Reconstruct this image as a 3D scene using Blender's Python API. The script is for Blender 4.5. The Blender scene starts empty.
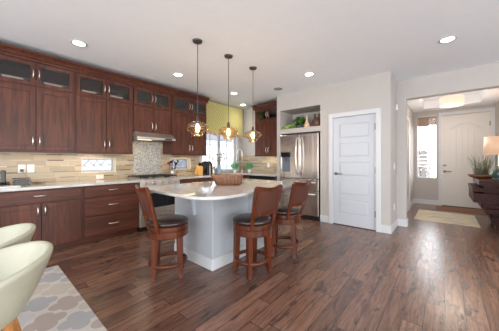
import bpy, bmesh, math, random
from math import pi, sin, cos, radians
from mathutils import Vector, Matrix
random.seed(7)
S = bpy.context.scene
COL = S.collection

# ------------------------------------------------------------------ camera
cam_d = bpy.data.cameras.new('camera')
cam = bpy.data.objects.new('camera', cam_d); COL.objects.link(cam)
YAW = math.atan2(195.5, 230.0)
cam.location = (0, 0, 1.235)
cam.rotation_euler = (pi/2, 0, YAW)
cam_d.sensor_fit = 'HORIZONTAL'; cam_d.sensor_width = 36.0
cam_d.lens = 36.0*230/499
cam_d.shift_y = -(165.5-160.5)/499
cam_d.clip_start = 0.02
S.camera = cam

# ------------------------------------------------------------------ world, light, exposure
S.view_settings.view_transform = 'Standard'
S.view_settings.look = 'None'
S.view_settings.gamma = 1.0
S.view_settings.use_curve_mapping = False
S.view_settings.exposure = 0.76
W = bpy.data.worlds.new('world'); S.world = W; W.use_nodes = True
W.node_tree.nodes['Background'].inputs[0].default_value = (0.93, 0.965, 1.0, 1)
_t = W.node_tree; _bg = _t.nodes['Background']
_tc = _t.nodes.new('ShaderNodeTexCoord'); _sp = _t.nodes.new('ShaderNodeSeparateXYZ'); _t.links.new(_tc.outputs['Generated'], _sp.inputs[0])
def _wm(op, a, b):
    n = _t.nodes.new('ShaderNodeMath'); n.operation = op
    for i, v in enumerate((a, b)):
        if isinstance(v, (int, float)): n.inputs[i].default_value = v
        else: _t.links.new(v, n.inputs[i])
    return n.outputs[0]
# hazy sky, much brighter on the street side of the house (+Y)
_st = _wm('ADD', 1.9, _wm('MULTIPLY', _wm('MAXIMUM', _sp.outputs[1], 0.), 6.0))
_t.links.new(_st, _bg.inputs[1])

def area(name, loc, rot, sx, sy, power, col=(1,1,1), spread=pi):
    l = bpy.data.lights.new(name, 'AREA'); l.shape = 'RECTANGLE'; l.size = sx; l.size_y = sy
    l.energy = power; l.color = col; l.spread = spread
    o = bpy.data.objects.new(name, l); COL.objects.link(o); o.location = loc; o.rotation_euler = rot
    return o
# added area lights stand in for unbuilt glazing behind and right of the camera
area('daylight_fill_rear', (0.2, -3.9, 1.25), (radians(90), 0, 0), 7.5, 2.4, 95, (0.97, 0.985, 1.0))
area('daylight_fill_right', (3.9, 0.5, 1.3), (radians(90), 0, radians(90)), 6.5, 2.2, 60, (0.97, 0.985, 1.0))

# ------------------------------------------------------------------ material helpers
class NT:
    def __init__(s, name):
        s.m = bpy.data.materials.new(name); s.m.use_nodes = True
        s.t = s.m.node_tree; s.n = s.t.nodes; s.l = s.t.links
        s.b = s.n['Principled BSDF']
    def node(s, typ, **kw):
        x = s.n.new(typ)
        for k, v in kw.items(): setattr(x, k, v)
        return x
    def put(s, sock, v):
        if v is None: return
        if hasattr(v, 'is_output') or isinstance(v, bpy.types.NodeSocket): s.l.new(v, sock)
        else: sock.default_value = v
    def math(s, op, a, b=None, c=None):
        x = s.node('ShaderNodeMath', operation=op)
        s.put(x.inputs[0], a)
        if b is not None: s.put(x.inputs[1], b)
        if c is not None: s.put(x.inputs[2], c)
        return x.outputs[0]
    def pos(s, kind='Object'):
        if kind == 'World':
            g = s.node('ShaderNodeNewGeometry'); return g.outputs['Position']
        return s.node('ShaderNodeTexCoord').outputs[kind]
    def sep(s, v):
        x = s.node('ShaderNodeSeparateXYZ'); s.l.new(v, x.inputs[0]); return x.outputs
    def comb(s, x=0., y=0., z=0.):
        c = s.node('ShaderNodeCombineXYZ')
        for i, v in enumerate((x, y, z)): s.put(c.inputs[i], v)
        return c.outputs[0]
    def noise(s, vec, scale=5., detail=3., rough=.5, dist=0.):
        x = s.node('ShaderNodeTexNoise'); s.l.new(vec, x.inputs['Vector'])
        x.inputs['Scale'].default_value = scale; x.inputs['Detail'].default_value = detail
        x.inputs['Roughness'].default_value = rough; x.inputs['Distortion'].default_value = dist
        return x.outputs[0]
    def white(s, vec):
        x = s.node('ShaderNodeTexWhiteNoise', noise_dimensions='3D'); s.l.new(vec, x.inputs['Vector']); return x.outputs[0]
    def ramp(s, fac, stops, interp='LINEAR'):
        x = s.node('ShaderNodeValToRGB'); s.put(x.inputs[0], fac)
        r = x.color_ramp; r.interpolation = interp
        while len(r.elements) > 1: r.elements.remove(r.elements[-1])
        r.elements[0].position = stops[0][0]; r.elements[0].color = (*stops[0][1], 1)
        for p, c in stops[1:]:
            e = r.elements.new(p); e.color = (*c, 1)
        return x.outputs[0]
    def mix(s, fac, a, b, mode='MIX'):
        x = s.node('ShaderNodeMix', data_type='RGBA', blend_type=mode)
        s.put(x.inputs[0], fac)
        for i, v in ((6, a), (7, b)):
            if isinstance(v, tuple) and len(v) == 3: v = (*v, 1)
            s.put(x.inputs[i], v)
        return x.outputs[2]
    def bump(s, h, strength=.3, dist=.01):
        x = s.node('ShaderNodeBump'); s.l.new(h, x.inputs['Height'])
        x.inputs['Strength'].default_value = strength; x.inputs['Distance'].default_value = dist
        s.l.new(x.outputs[0], s.b.inputs['Normal'])
    def col(s, v):
        if isinstance(v, tuple) and len(v) == 3: v = (*v, 1)
        s.put(s.b.inputs['Base Color'], v); return s
    def set(s, **kw):
        for k, v in kw.items(): s.put(s.b.inputs[k.replace('_', ' ')], v)
        return s
    def scale(s, v, sc):
        x = s.node('ShaderNodeMapping'); s.l.new(v, x.inputs[0]); x.inputs['Scale'].default_value = sc; return x.outputs[0]

def srgb(r, g, b):
    f = lambda c: (c/255/12.92) if c/255 <= .04045 else ((c/255+.055)/1.055)**2.4
    return (f(r), f(g), f(b))

def plain(name, c, rough=.5, metal=0., var=.06, nscale=8., coat=0., spec=.5, bump=0.):
    m = NT(name)
    n = m.noise(m.pos(), nscale, 3)
    lo = tuple(x*(1-var) for x in c); hi = tuple(min(1, x*(1+var)) for x in c)
    m.col(m.ramp(n, [(.3, lo), (.7, hi)]))
    m.set(Roughness=rough, Metallic=metal); m.b.inputs['Coat Weight'].default_value = coat
    m.b.inputs['Specular IOR Level'].default_value = spec
    if bump: m.bump(n, bump, .004)
    return m.m

def wood(name, dark, mid, light, axis='Z', rough=.35, scale=1., coat=.15, coords='Object', spec=.35):
    m = NT(name); p = m.pos(coords)
    sc = {'X': (1.2, 14, 14), 'Y': (14, 1.2, 14), 'Z': (14, 14, 1.2)}[axis]
    v = m.scale(p, tuple(k*scale for k in sc))
    n = m.noise(v, 2.2, 6, .62, .4)
    n2 = m.noise(m.scale(p, tuple(k*scale*.25 for k in sc)), 1.5, 2)
    f = m.math('ADD', m.math('MULTIPLY', n, .7), m.math('MULTIPLY', n2, .3))
    m.col(m.ramp(f, [(.32, dark), (.5, mid), (.68, light)]))
    m.set(Roughness=rough); m.b.inputs['Coat Weight'].default_value = coat
    m.b.inputs['Coat Roughness'].default_value = .2; m.b.inputs['Specular IOR Level'].default_value = spec
    m.bump(n, .12, .002)
    return m.m

def emit(name, c, strength):
    m = NT(name); m.col(c); m.b.inputs['Emission Color'].default_value = (*c, 1)
    m.b.inputs['Emission Strength'].default_value = strength
    return m.m

def glass(name, tint=(1,1,1), fac=.12, rough=.05, face=.12):
    m = NT(name)
    tr = m.node('ShaderNodeBsdfTransparent'); tr.inputs[0].default_value = (*tint, 1)
    gl = m.node('ShaderNodeBsdfGlossy'); gl.inputs['Roughness'].default_value = rough
    lw = m.node('ShaderNodeLayerWeight'); lw.inputs[0].default_value = .35
    f = m.math('ADD', m.math('MULTIPLY', lw.outputs['Facing'], face), fac)
    mx = m.node('ShaderNodeMixShader'); m.l.new(f, mx.inputs[0])
    m.l.new(tr.outputs[0], mx.inputs[1]); m.l.new(gl.outputs[0], mx.inputs[2])
    m.l.new(mx.outputs[0], m.n['Material Output'].inputs[0])
    return m.m

# ------------------------------------------------------------------ materials
M = {}
M['wall'] = plain('wall_paint', srgb(186, 181, 177), .85, var=.015)
M['wall_entry'] = M['wall']
M['ceiling'] = plain('ceiling_paint', srgb(236, 240, 246), .9, var=.01)
M['trim'] = plain('white_trim', srgb(206, 208, 211), .4, var=.01)
M['door'] = plain('white_door', srgb(194, 199, 206), .4, var=.01)
M['island'] = plain('island_paint', srgb(178, 183, 189), .5, var=.02)
cab = (srgb(48, 24, 17), srgb(80, 42, 29), srgb(106, 58, 41))
M['cab_v'] = wood('cherry_wood_upright', *cab, axis='Z', coat=.04, rough=.42)
M['cab_h'] = wood('cherry_wood_level', *cab, axis='X', coat=.04, rough=.42)
M['cab_in'] = plain('cabinet_inside', srgb(70, 66, 66), .6)
M['nickel'] = plain('satin_nickel', (.72, .69, .65), .28, 1., .02)
M['steel'] = NT('brushed_steel')
_m = M['steel']; _n = _m.noise(_m.scale(_m.pos(), (60, 60, .6)), 3, 3)
_m.col(_m.ramp(_n, [(.3, (.52, .48, .45)), (.7, (.66, .62, .58))])).set(Metallic=.88, Roughness=.3)
M['steel'] = _m.m
_m = NT('fridge_steel'); _n = _m.noise(_m.scale(_m.pos(), (5, 5, .25)), 1.3, 2, .4)
_m.col((.62, .56, .51)).set(Metallic=1., Roughness=.2); _m.bump(_n, .35, .02)
M['fridge'] = _m.m
M['black'] = plain('black_enamel', (.012, .012, .013), .25, var=.1)
M['blackglass'] = plain('black_glass', (.012, .014, .016), .06, var=.02)
M['darkmetal'] = plain('dark_bronze', (.09, .08, .075), .35, .8, .05)
M['whiteplastic'] = plain('white_plastic', srgb(235, 233, 228), .4, var=.01)
M['leather'] = plain('dark_leather', srgb(48, 32, 30), .28, var=.15, nscale=30, bump=.15, coat=.2)
stw = (srgb(42, 17, 8), srgb(84, 37, 16), srgb(116, 57, 27))
M['stool'] = wood('stool_wood', *stw, axis='Z', coat=.12, rough=.3)
M['console'] = wood('console_wood', srgb(30, 14, 12), srgb(58, 29, 23), srgb(82, 45, 36), axis='Y', rough=.5, coat=0, spec=.2)
M['tub'] = plain('cream_leather', srgb(172, 170, 150), .42, var=.03, nscale=20)
M['oak'] = wood('oak_leg', srgb(134, 84, 42), srgb(176, 118, 66), srgb(196, 140, 86), axis='Z')
M['clear'] = glass('window_glass', (1, 1, 1), .04, .02)
M['cabglass'] = glass('cabinet_glass', (.50, .47, .46), .07, .08, .3)
M['leaf'] = plain('green_leaf', srgb(66, 104, 36), .5, var=.35, nscale=25)
M['leaf_dark'] = plain('aloe_leaf', srgb(112, 120, 98), .5, var=.3, nscale=25)
M['herb'] = plain('herb_leaf', srgb(92, 160, 108), .5, var=.3, nscale=25)

def m_quartz():
    m = NT('pale_quartz'); p = m.pos('World')
    n = m.noise(p, 9, 5, .6); n2 = m.noise(p, 90, 2)
    f = m.math('ADD', m.math('MULTIPLY', n, .7), m.math('MULTIPLY', n2, .3))
    m.col(m.ramp(f, [(.35, srgb(182, 179, 175)), (.5, srgb(192, 189, 185)), (.65, srgb(199, 196, 193))]))
    m.set(Roughness=.06); m.b.inputs['Specular IOR Level'].default_value = .8; return m.m
M['quartz'] = m_quartz()

def m_floor():
    m = NT('scraped_walnut_floor'); x, y, z = m.sep(m.pos('World'))
    Wd, L = .127, 1.15
    rx = m.math('DIVIDE', x, Wd); row = m.math('FLOOR', rx); fx = m.math('FRACT', rx)
    off = m.white(m.comb(row, 3.3, 0.))
    ry = m.math('ADD', m.math('DIVIDE', y, L), m.math('MULTIPLY', off, 7.)); iy = m.math('FLOOR', ry); fy = m.math('FRACT', ry)
    rnd = m.white(m.comb(row, iy, 1.)); rnd2 = m.white(m.comb(row, iy, 7.))
    # grain, shifted per plank
    gx = m.math('ADD', x, m.math('MULTIPLY', rnd, 11.)); gy = m.math('ADD', y, m.math('MULTIPLY', rnd2, 17.))
    g1 = m.noise(m.comb(m.math('MULTIPLY', gx, 26.), m.math('MULTIPLY', gy, 2.2), rnd), 1.6, 6, .65, .8)
    g2 = m.noise(m.comb(m.math('MULTIPLY', gx, 5.5), m.math('MULTIPLY', gy, 2.4), 0.), 1.6, 3, .55, .6)
    base = m.ramp(rnd, [(0., srgb(96, 69, 58)), (.3, srgb(108, 78, 64)), (.6, srgb(120, 87, 71)), (.85, srgb(131, 97, 80)), (1., srgb(104, 73, 60))])
    c = m.mix(.85, base, m.ramp(g1, [(.32, (.42, .39, .39)), (.5, (.97, .96, .96)), (.68, (1.5, 1.45, 1.4))]), 'MULTIPLY')
    c = m.mix(m.ramp(g2, [(.57, (0, 0, 0)), (.68, (1, 1, 1))]), c, m.mix(.75, c, srgb(48, 36, 34)))
    ex = m.math('MINIMUM', fx, m.math('SUBTRACT', 1., fx)); ey = m.math('MINIMUM', fy, m.math('SUBTRACT', 1., fy))
    gap = m.math('MAXIMUM', m.math('LESS_THAN', ex, .018), m.math('LESS_THAN', ey, .0022))
    c = m.mix(gap, c, srgb(34, 22, 18))
    m.col(c)
    sc = m.noise(m.comb(m.math('MULTIPLY', gx, 20.), m.math('MULTIPLY', gy, 9.), rnd), 1.5, 2, .5, 1.2)
    h = m.math('ADD', m.math('MULTIPLY', g1, .35), m.math('MULTIPLY', sc, .8))
    h = m.math('SUBTRACT', h, m.math('MULTIPLY', gap, .8))
    m.bump(h, .45, .008)
    m.set(Roughness=m.math('ADD', .13, m.math('MULTIPLY', g2, .16)))
    m.b.inputs['Specular IOR Level'].default_value = .85
    return m.m
M['floor'] = m_floor()

def m_tile():
    m = NT('linear_stone_tile'); x, y, z = m.sep(m.pos('World'))
    u = m.math('ADD', x, y); P = .088
    rz = m.math('DIVIDE', z, P); row = m.math('FLOOR', rz); fz = m.math('FRACT', rz)
    strip = m.math('LESS_THAN', fz, .16)
    o1 = m.white(m.comb(row, 2., 0.)); ru = m.math('ADD', m.math('DIVIDE', u, .30), m.math('MULTIPLY', o1, 5.))
    iu = m.math('FLOOR', ru); fu = m.math('FRACT', ru)
    r1 = m.white(m.comb(row, iu, 4.))
    ru2 = m.math('ADD', m.math('DIVIDE', u, .19), m.math('MULTIPLY', o1, 9.)); iu2 = m.math('FLOOR', ru2)
    r2 = m.white(m.comb(row, iu2, 9.))
    big = m.ramp(r1, [(0, srgb(160, 141, 113)), (.35, srgb(180, 162, 134)), (.7, srgb(194, 179, 154)), (1, srgb(160, 145, 122))])
    n = m.noise(m.comb(m.math('MULTIPLY', u, 6.), m.math('MULTIPLY', z, 40.), 0.), 2., 4)
    big = m.mix(.35, big, m.ramp(n, [(.3, (.75, .72, .68)), (.7, (1.1, 1.1, 1.1))]), 'MULTIPLY')
    thin = m.ramp(r2, [(0, srgb(92, 66, 56)), (.18, srgb(150, 128, 108)), (.36, srgb(176, 160, 138)), (.6, srgb(194, 182, 162)), (.8, srgb(120, 124, 120)), (.92, srgb(188, 174, 152))], 'CONSTANT')
    c = m.mix(strip, big, thin)
    g = m.math('MAXIMUM', m.math('LESS_THAN', fu, .012), m.math('GREATER_THAN', fz, .965))
    c = m.mix(g, c, srgb(142, 130, 114))
    m.col(c); m.set(Roughness=.35); return m.m
M['tile'] = m_tile()

def m_mosaic():
    m = NT('pebble_mosaic'); x, y, z = m.sep(m.pos('World')); s = .021
    v = m.node('ShaderNodeTexVoronoi', feature='F1'); m.l.new(m.comb(0., y, z), v.inputs['Vector']); v.inputs['Scale'].default_value = 50; v.inputs['Randomness'].default_value = .35
    r = m.white(v.outputs['Color'])
    c = m.ramp(r, [(0, srgb(112, 106, 106)), (.2, srgb(140, 148, 158)), (.42, srgb(180, 176, 168)), (.68, srgb(160, 150, 136)), (.84, srgb(192, 190, 184))], 'CONSTANT')
    m.col(m.mix(m.math('GREATER_THAN', v.outputs['Distance'], .5), c, srgb(200, 196, 190)))
    m.set(Roughness=.2); return m.m
M['mosaic'] = m_mosaic()

def m_valance():
    m = NT('lattice_print_fabric'); x, y, z = m.sep(m.pos('World'))
    s = .085
    a = m.math('DIVIDE', m.math('ADD', y, m.math('MULTIPLY', z, .75)), s); b = m.math('DIVIDE', m.math('SUBTRACT', y, m.math('MULTIPLY', z, .75)), s)
    fa = m.math('ABSOLUTE', m.math('SUBTRACT', m.math('FRACT', a), .5)); fb = m.math('ABSOLUTE', m.math('SUBTRACT', m.math('FRACT', b), .5))
    line = m.math('GREATER_THAN', m.math('MAXIMUM', fa, fb), .41)
    m.col(m.mix(line, srgb(206, 194, 118), srgb(160, 156, 122))); m.set(Roughness=.9); return m.m
M['valance'] = m_valance()
def m_floral():
    m = NT('rose_border_fabric'); p = m.pos('World')
    n = m.noise(p, 22, 3); m.col(m.ramp(n, [(.35, srgb(126, 96, 76)), (.5, srgb(196, 164, 140)), (.62, srgb(214, 190, 168)), (.7, srgb(150, 120, 80))])); m.set(Roughness=.9); return m.m
M['floral'] = m_floral()

def m_rug():
    m = NT('trellis_wool_rug'); x, y, z = m.sep(m.pos('World')); s = .33
    def lattice(ox):
        px = m.math('ADD', m.math('DIVIDE', x, s), ox); py = m.math('ADD', m.math('DIVIDE', y, s), ox)
        ix = m.math('FLOOR', px); iy = m.math('FLOOR', py)
        fx = m.math('ABSOLUTE', m.math('SUBTRACT', m.math('FRACT', px), .5)); fy = m.math('ABSOLUTE', m.math('SUBTRACT', m.math('FRACT', py), .5))
        def d(a, b):
            dx = m.math('SUBTRACT', fx, a); dy = m.math('SUBTRACT', fy, b)
            return m.math('SQRT', m.math('ADD', m.math('MULTIPLY', dx, dx), m.math('MULTIPLY', dy, dy)))
        dd = m.math('MINIMUM', d(.21, 0.), d(0., .21))
        ins = m.math('MAXIMUM', m.math('LESS_THAN', dd, .178), m.math('LESS_THAN', m.math('ADD', fx, fy), .27))
        r = m.white(m.comb(ix, iy, 3.+ox))
        return ins, m.ramp(r, [(0, srgb(166, 165, 166)), (.3, srgb(170, 157, 150)), (.55, srgb(184, 183, 184)), (.75, srgb(186, 176, 164))], 'CONSTANT')
    i1, c1 = lattice(0.); i2, c2 = lattice(.5)
    base = srgb(196, 191, 183)
    c = m.mix(i1, base, c1); c = m.mix(i2, c, c2)
    n = m.noise(m.pos('World'), 160, 2)
    c = m.mix(.3, c, m.ramp(n, [(.3, (.8, .8, .8)), (.7, (1.1, 1.1, 1.1))]), 'MULTIPLY')
    m.col(c); m.set(Roughness=.95); m.bump(n, .4, .004); return m.m
M['rug'] = m_rug()

def m_entryrug():
    m = NT('faded_striped_rug'); x, y, z = m.sep(m.pos('World'))
    n = m.noise(m.comb(m.math('MULTIPLY', x, 1.4), m.math('MULTIPLY', y, 4.2), 0.), 1.6, 4, .6)
    c = m.ramp(n, [(.3, srgb(120, 130, 136)), (.42, srgb(176, 172, 160)), (.5, srgb(204, 190, 164)), (.58, srgb(186, 180, 150)), (.7, srgb(212, 190, 172))])
    n2 = m.noise(m.pos('World'), 150, 2)
    m.col(m.mix(.3, c, m.ramp(n2, [(.3, (.75, .75, .75)), (.7, (1.1, 1.1, 1.1))]), 'MULTIPLY')); m.set(Roughness=.95); return m.m
M['entryrug'] = m_entryrug()

def m_wicker(name, a, b, sc=60):
    m = NT(name); p = m.pos()
    w = m.node('ShaderNodeTexWave'); m.l.new(p, w.inputs[0]); w.inputs['Scale'].default_value = sc; w.inputs['Distortion'].default_value = 3
    n = m.noise(p, 40, 4); f = m.math('MULTIPLY', w.outputs['Fac'], n)
    m.col(m.ramp(f, [(.1, a), (.5, b)])); m.set(Roughness=.55); m.bump(f, .5, .004); return m.m
M['panelweave'] = m_wicker('woven_back_panel', srgb(58, 26, 14), srgb(106, 54, 32), 90)
M['burl'] = m_wicker('rough_brown_wood', srgb(74, 42, 27), srgb(158, 110, 78), 18)
M['knifeblock'] = wood('blond_wood', srgb(196, 140, 70), srgb(224, 172, 96), srgb(236, 192, 124), axis='Z', coat=0)
M['shade_fabric'] = plain('woven_shade', srgb(150, 118, 92), .9, var=.2, nscale=60)
M['stonecol'] = plain('stacked_stone', srgb(150, 146, 142), .9, var=.4, nscale=9)
M['concrete'] = plain('pale_concrete', srgb(196, 196, 194), .9)
M['bottle'] = plain('beige_ceramic', srgb(216, 182, 150), .4)
M['jug'] = plain('brown_glaze', srgb(92, 58, 46), .3, var=.2)
M['bluevase'] = plain('blue_grey_ceramic', srgb(150, 168, 186), .25)
M['flower'] = plain('dried_flower', srgb(214, 204, 190), .8, var=.15, nscale=40)
M['flower_dk'] = plain('dried_mauve_flower', srgb(140, 122, 128), .8, var=.15, nscale=40)
M['redplastic'] = plain('red_silicone', srgb(150, 30, 36), .4)
M['lead'] = plain('lead_came', (.32, .33, .34), .4, .6)
M['bevelglass'] = glass('bevelled_glass', (.46, .465, .48), .05, .2, .1)
M['amber'] = glass('amber_pendant_glass', (1.0, .90, .74), .05, .04, .2)
M['bulb'] = emit('lit_filament_bulb', (1.0, .80, .50), 9.)
M['downlight'] = emit('downlight_lens', (1.0, .96, .90), 14.)
M['drum'] = emit('entry_drum_glow', (1.0, .88, .70), .22)
M['lampshade'] = emit('table_lamp_shade', (1.0, .68, .48), .10)
M['led'] = emit('under_cabinet_strip', (1.0, .82, .58), .8)
M['streakglow'] = emit('cabinet_streak_glow', (1.0, .93, .84), .75)  # glow for the added bars that imitate bright streaks in the cabinet glass
M['teal'] = plain('teal_glass', srgb(70, 92, 92), .1, var=.2)
M['mat_brown'] = plain('brown_doormat', srgb(128, 92, 66), .95, var=.2, nscale=60)
M['platter'] = plain('white_china', srgb(232, 232, 230), .2, var=.01)
M['chrome'] = plain('chrome', (.8, .8, .82), .12, 1., .01)

# ------------------------------------------------------------------ mesh helpers
class MB:
    def __init__(s): s.bm = bmesh.new()
    def box(s, x0, x1, y0, y1, z0, z1, mtx=None):
        vs = [s.bm.verts.new(Vector(p) if mtx is None else mtx @ Vector(p)) for p in
              [(x0,y0,z0),(x1,y0,z0),(x1,y1,z0),(x0,y1,z0),(x0,y0,z1),(x1,y0,z1),(x1,y1,z1),(x0,y1,z1)]]
        for f in ((0,3,2,1),(4,5,6,7),(0,1,5,4),(1,2,6,5),(2,3,7,6),(3,0,4,7)): s.bm.faces.new([vs[i] for i in f])
        return s
    def lathe(s, prof, n=24, c=(0,0,0), caps=True, squash=(1,1), rib=0., nrib=10):
        rings = []
        for r, z in prof:
            rr = lambda k: r*(1+rib*cos(nrib*2*pi*k/n))
            rings.append([s.bm.verts.new((c[0]+rr(k)*cos(2*pi*k/n)*squash[0], c[1]+rr(k)*sin(2*pi*k/n)*squash[1], c[2]+z)) for k in range(n)])
        for a, b in zip(rings, rings[1:]):
            for k in range(n): s.bm.faces.new((a[k], a[(k+1)%n], b[(k+1)%n], b[k]))
        if caps:
            if prof[0][0] > 1e-5: s.bm.faces.new(list(reversed(rings[0])))
            if prof[-1][0] > 1e-5: s.bm.faces.new(rings[-1])
        return s
    def tube(s, pts, r, n=8, closed=False, flat=1.):
        pts = [Vector(p) for p in pts]; N = len(pts); rings = []
        rs = r if isinstance(r, (list, tuple)) else [r]*N
        up = None
        for i, p in enumerate(pts):
            if closed: t = pts[(i+1)%N]-pts[i-1]
            else: t = pts[min(i+1, N-1)]-pts[max(i-1, 0)]
            t.normalize()
            if up is None:
                up = Vector((0,0,1)) if abs(t.z) < .9 else Vector((1,0,0))
            a = t.cross(up)
            if a.length < 1e-4: a = t.cross(Vector((0,1,0)))
            a.normalize(); b = a.cross(t).normalized(); up = b
            rings.append([s.bm.verts.new(p + rs[i]*(cos(2*pi*k/n+pi/n)*a + flat*sin(2*pi*k/n+pi/n)*b)) for k in range(n)])
        pairs = list(zip(rings, rings[1:])) + ([(rings[-1], rings[0])] if closed else [])
        for A, B in pairs:
            for k in range(n): s.bm.faces.new((A[k], A[(k+1)%n], B[(k+1)%n], B[k]))
        if not closed:
            s.bm.faces.new(list(reversed(rings[0]))); s.bm.faces.new(rings[-1])
        return s
    def prism(s, poly, axis, a0, a1):
        # poly of 2D points; axis = extrusion axis
        def P(p, a):
            return {'x': (a, p[0], p[1]), 'y': (p[0], a, p[1]), 'z': (p[0], p[1], a)}[axis]
        A = [s.bm.verts.new(P(p, a0)) for p in poly]; B = [s.bm.verts.new(P(p, a1)) for p in poly]
        n = len(poly)
        for k in range(n): s.bm.faces.new((A[k], A[(k+1)%n], B[(k+1)%n], B[k]))
        s.bm.faces.new(A); s.bm.faces.new(list(reversed(B)))
        return s
    def build(s, name, mat, parent=None, smooth=False, bevel=0., loc=None, sub=0, solid=0.):
        bmesh.ops.recalc_face_normals(s.bm, faces=s.bm.faces)
        me = bpy.data.meshes.new(name); s.bm.to_mesh(me); s.bm.free()
        me.materials.append(mat)
        if smooth:
            for p in me.polygons: p.use_smooth = True
        o = bpy.data.objects.new(name, me); COL.objects.link(o)
        if parent is not None: o.parent = parent
        if loc is not None: o.location = loc
        if solid:
            q = o.modifiers.new('thick', 'SOLIDIFY'); q.thickness = solid; q.offset = 0
        if bevel:
            q = o.modifiers.new('bev', 'BEVEL'); q.width = bevel; q.segments = 2; q.limit_method = 'ANGLE'; q.angle_limit = radians(40)
        if sub:
            q = o.modifiers.new('sub', 'SUBSURF'); q.levels = sub; q.render_levels = sub
        return o

def empty(name, loc, rz=0., label=None, cat=None, group=None):
    o = bpy.data.objects.new(name, None); COL.objects.link(o); o.location = loc; o.rotation_euler = (0, 0, rz)
    o.empty_display_size = .1
    if label: tag(o, label, cat, group)
    return o
def tag(o, label, cat, group=None):
    o['label'] = label; o['category'] = cat
    if group: o['group'] = group
    return o
def struct(o): o['kind'] = 'structure'; return o
def lab(o, s): o['label'] = s; return o
def clone(root, loc=None, rz=None, label=None, group=None):
    r = root.copy(); COL.objects.link(r)
    if loc is not None: r.location = loc
    if rz is not None: r.rotation_euler = (0, 0, rz)
    if label: r['label'] = label
    if group: r['group'] = group
    for ch in list(root.children):
        c = ch.copy(); COL.objects.link(c); c.parent = r
        for g in list(ch.children):
            d = g.copy(); COL.objects.link(d); d.parent = c
    return r

WX, BY, CZ = -4.56, 5.06, 2.743        # left wall face, back wall face, ceiling
PY = 4.49                               # pantry / fridge wall face
OY = 5.15                               # entry opening plane
FY = 8.2                                # front door wall

def holed(mb, axis, pos0, pos1, u0, u1, z0, z1, holes):
    """wall slab with rectangular holes; axis 'x' = slab normal along x (u = y)."""
    us = sorted({u0, u1, *[h[0] for h in holes], *[h[1] for h in holes]})
    zs = sorted({z0, z1, *[h[2] for h in holes], *[h[3] for h in holes]})
    for a, b in zip(us, us[1:]):
        for c, d in zip(zs, zs[1:]):
            mu, mz = (a+b)/2, (c+d)/2
            if any(h[0] < mu < h[1] and h[2] < mz < h[3] for h in holes): continue
            if axis == 'x': mb.box(pos0, pos1, a, b, c, d)
            else: mb.box(a, b, pos0, pos1, c, d)
    bmesh.ops.remove_doubles(mb.bm, verts=mb.bm.verts, dist=1e-5)
    # drop interior duplicate faces
    seen = {}
    for f in list(mb.bm.faces):
        k = tuple(sorted(v.index for v in f.verts)) if False else frozenset(f.verts)
        seen.setdefault(k, []).append(f)
    for k, fs in seen.items():
        if len(fs) > 1:
            for f in fs: mb.bm.faces.remove(f)
    return mb

# ------------------------------------------------------------------ room shell
struct(MB().box(WX-.2, 4, -4, 9.9, -.08, 0).build('floor', M['floor']))
struct(MB().box(WX-.2, 4, -4, OY+.02, CZ, CZ+.1).build('ceiling', M['ceiling']))
win = [(1.09, 1.61, 1.03, 1.28), (2.70, 3.215, 1.03, 1.28), (3.56, 4.79, .95, 2.02)]
struct(holed(MB(), 'x', WX-.18, WX, -4, BY+.15, 0, CZ, win).build('wall_left', M['wall']))
struct(MB().box(WX, -1.85, BY, BY+.15, 0, CZ).build('wall_back', M['wall']))
for nm, bx in (('wall_alcove_left', (-2.98, -2.89, PY, BY, 0, CZ)), ('wall_alcove_top', (-2.89, -1.93, PY, BY, 2.37, CZ)),
               ('wall_alcove_ledge', (-2.89, -1.93, PY, BY, 1.84, 1.945)), ('wall_alcove_right', (-1.93, -1.75, PY, BY, 0, CZ)),
               ('wall_hall', (-.84, -.70, PY, OY, 0, CZ))):
    struct(MB().box(*bx).build(nm, M['wall']))
w = MB()
w.box(-1.75, -.84, PY, PY+.12, 2.10, CZ)
w.box(-1.75, -.84, PY+.3, PY+.4, 0, 2.10)
struct(w.build('wall_pantry', M['wall']))
w = MB()
w.box(-.70, -.55, OY, OY+.15, 0, CZ)
w.box(-.55, 1.02, OY, OY+.15, 2.38, CZ)
w.box(1.02, 4, OY, OY+.15, 0, CZ)
struct(w.build('wall_opening', M['wall']))
struct(MB().box(3.95, 4.1, 3.6, OY, 0, CZ).build('wall_right', M['wall']))
# entry hall
struct(MB().box(-.85, -.70, OY+.15, FY+.15, 0, 2.8).build('wall_entry_left', M['wall']))
struct(MB().box(.95, 1.1, OY+.15, FY+.15, 0, 2.8).build('wall_entry_right', M['wall']))
struct(holed(MB(), 'y', FY, FY+.15, -.85, 1.1, 0, 2.8, [(-.62, -.17, .74, 2.47), (-.07, .87, 0, 2.46)]).build('wall_front', M['wall']))
w = holed(MB(), 'x', 0, 1, 0, 1, 0, 1, [])  # placeholder mesh reset below
w.bm.clear()
TR = (-.43, .645, 5.85, 7.70)
for a in ((-.85, TR[0], OY+.15, FY), (TR[1], 1.1, OY+.15, FY), (TR[0], TR[1], OY+.15, TR[2]), (TR[0], TR[1], TR[3], FY)):
    w.box(a[0], a[1], a[2], a[3], 2.62, 2.82)
w.box(-.85, 1.1, OY+.15, FY, 2.82, 2.9)
struct(w.build('ceiling_entry', M['ceiling']))

def base_run(n, segs, h=.13, t=.015):
    mb = MB()
    for (x0, x1, y0, y1) in segs: mb.box(x0, x1, y0, y1, 0, h)
    return struct(mb.build(n, M['trim'], bevel=.004))
t = .016
base_run('baseboard_pantry', [(-1.93, -1.755, PY-t, PY), (-.84+.0, -.70+t, PY-t, PY), (-.70, -.70+t, PY, OY-t), (-2.98-.0, -2.89, PY-t, PY)])
base_run('baseboard_opening', [(-.70+t, -.55+t, OY-t, OY), (-.55, -.55+t, OY, OY+.15)])
base_run('baseboard_entry', [(-.70, -.70+t, OY+.16, FY), (-.70+t, -.135, FY-t, FY), (.935, .95, FY-t, FY), (.95-t, .95, OY+.15, FY-t)])
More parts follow.
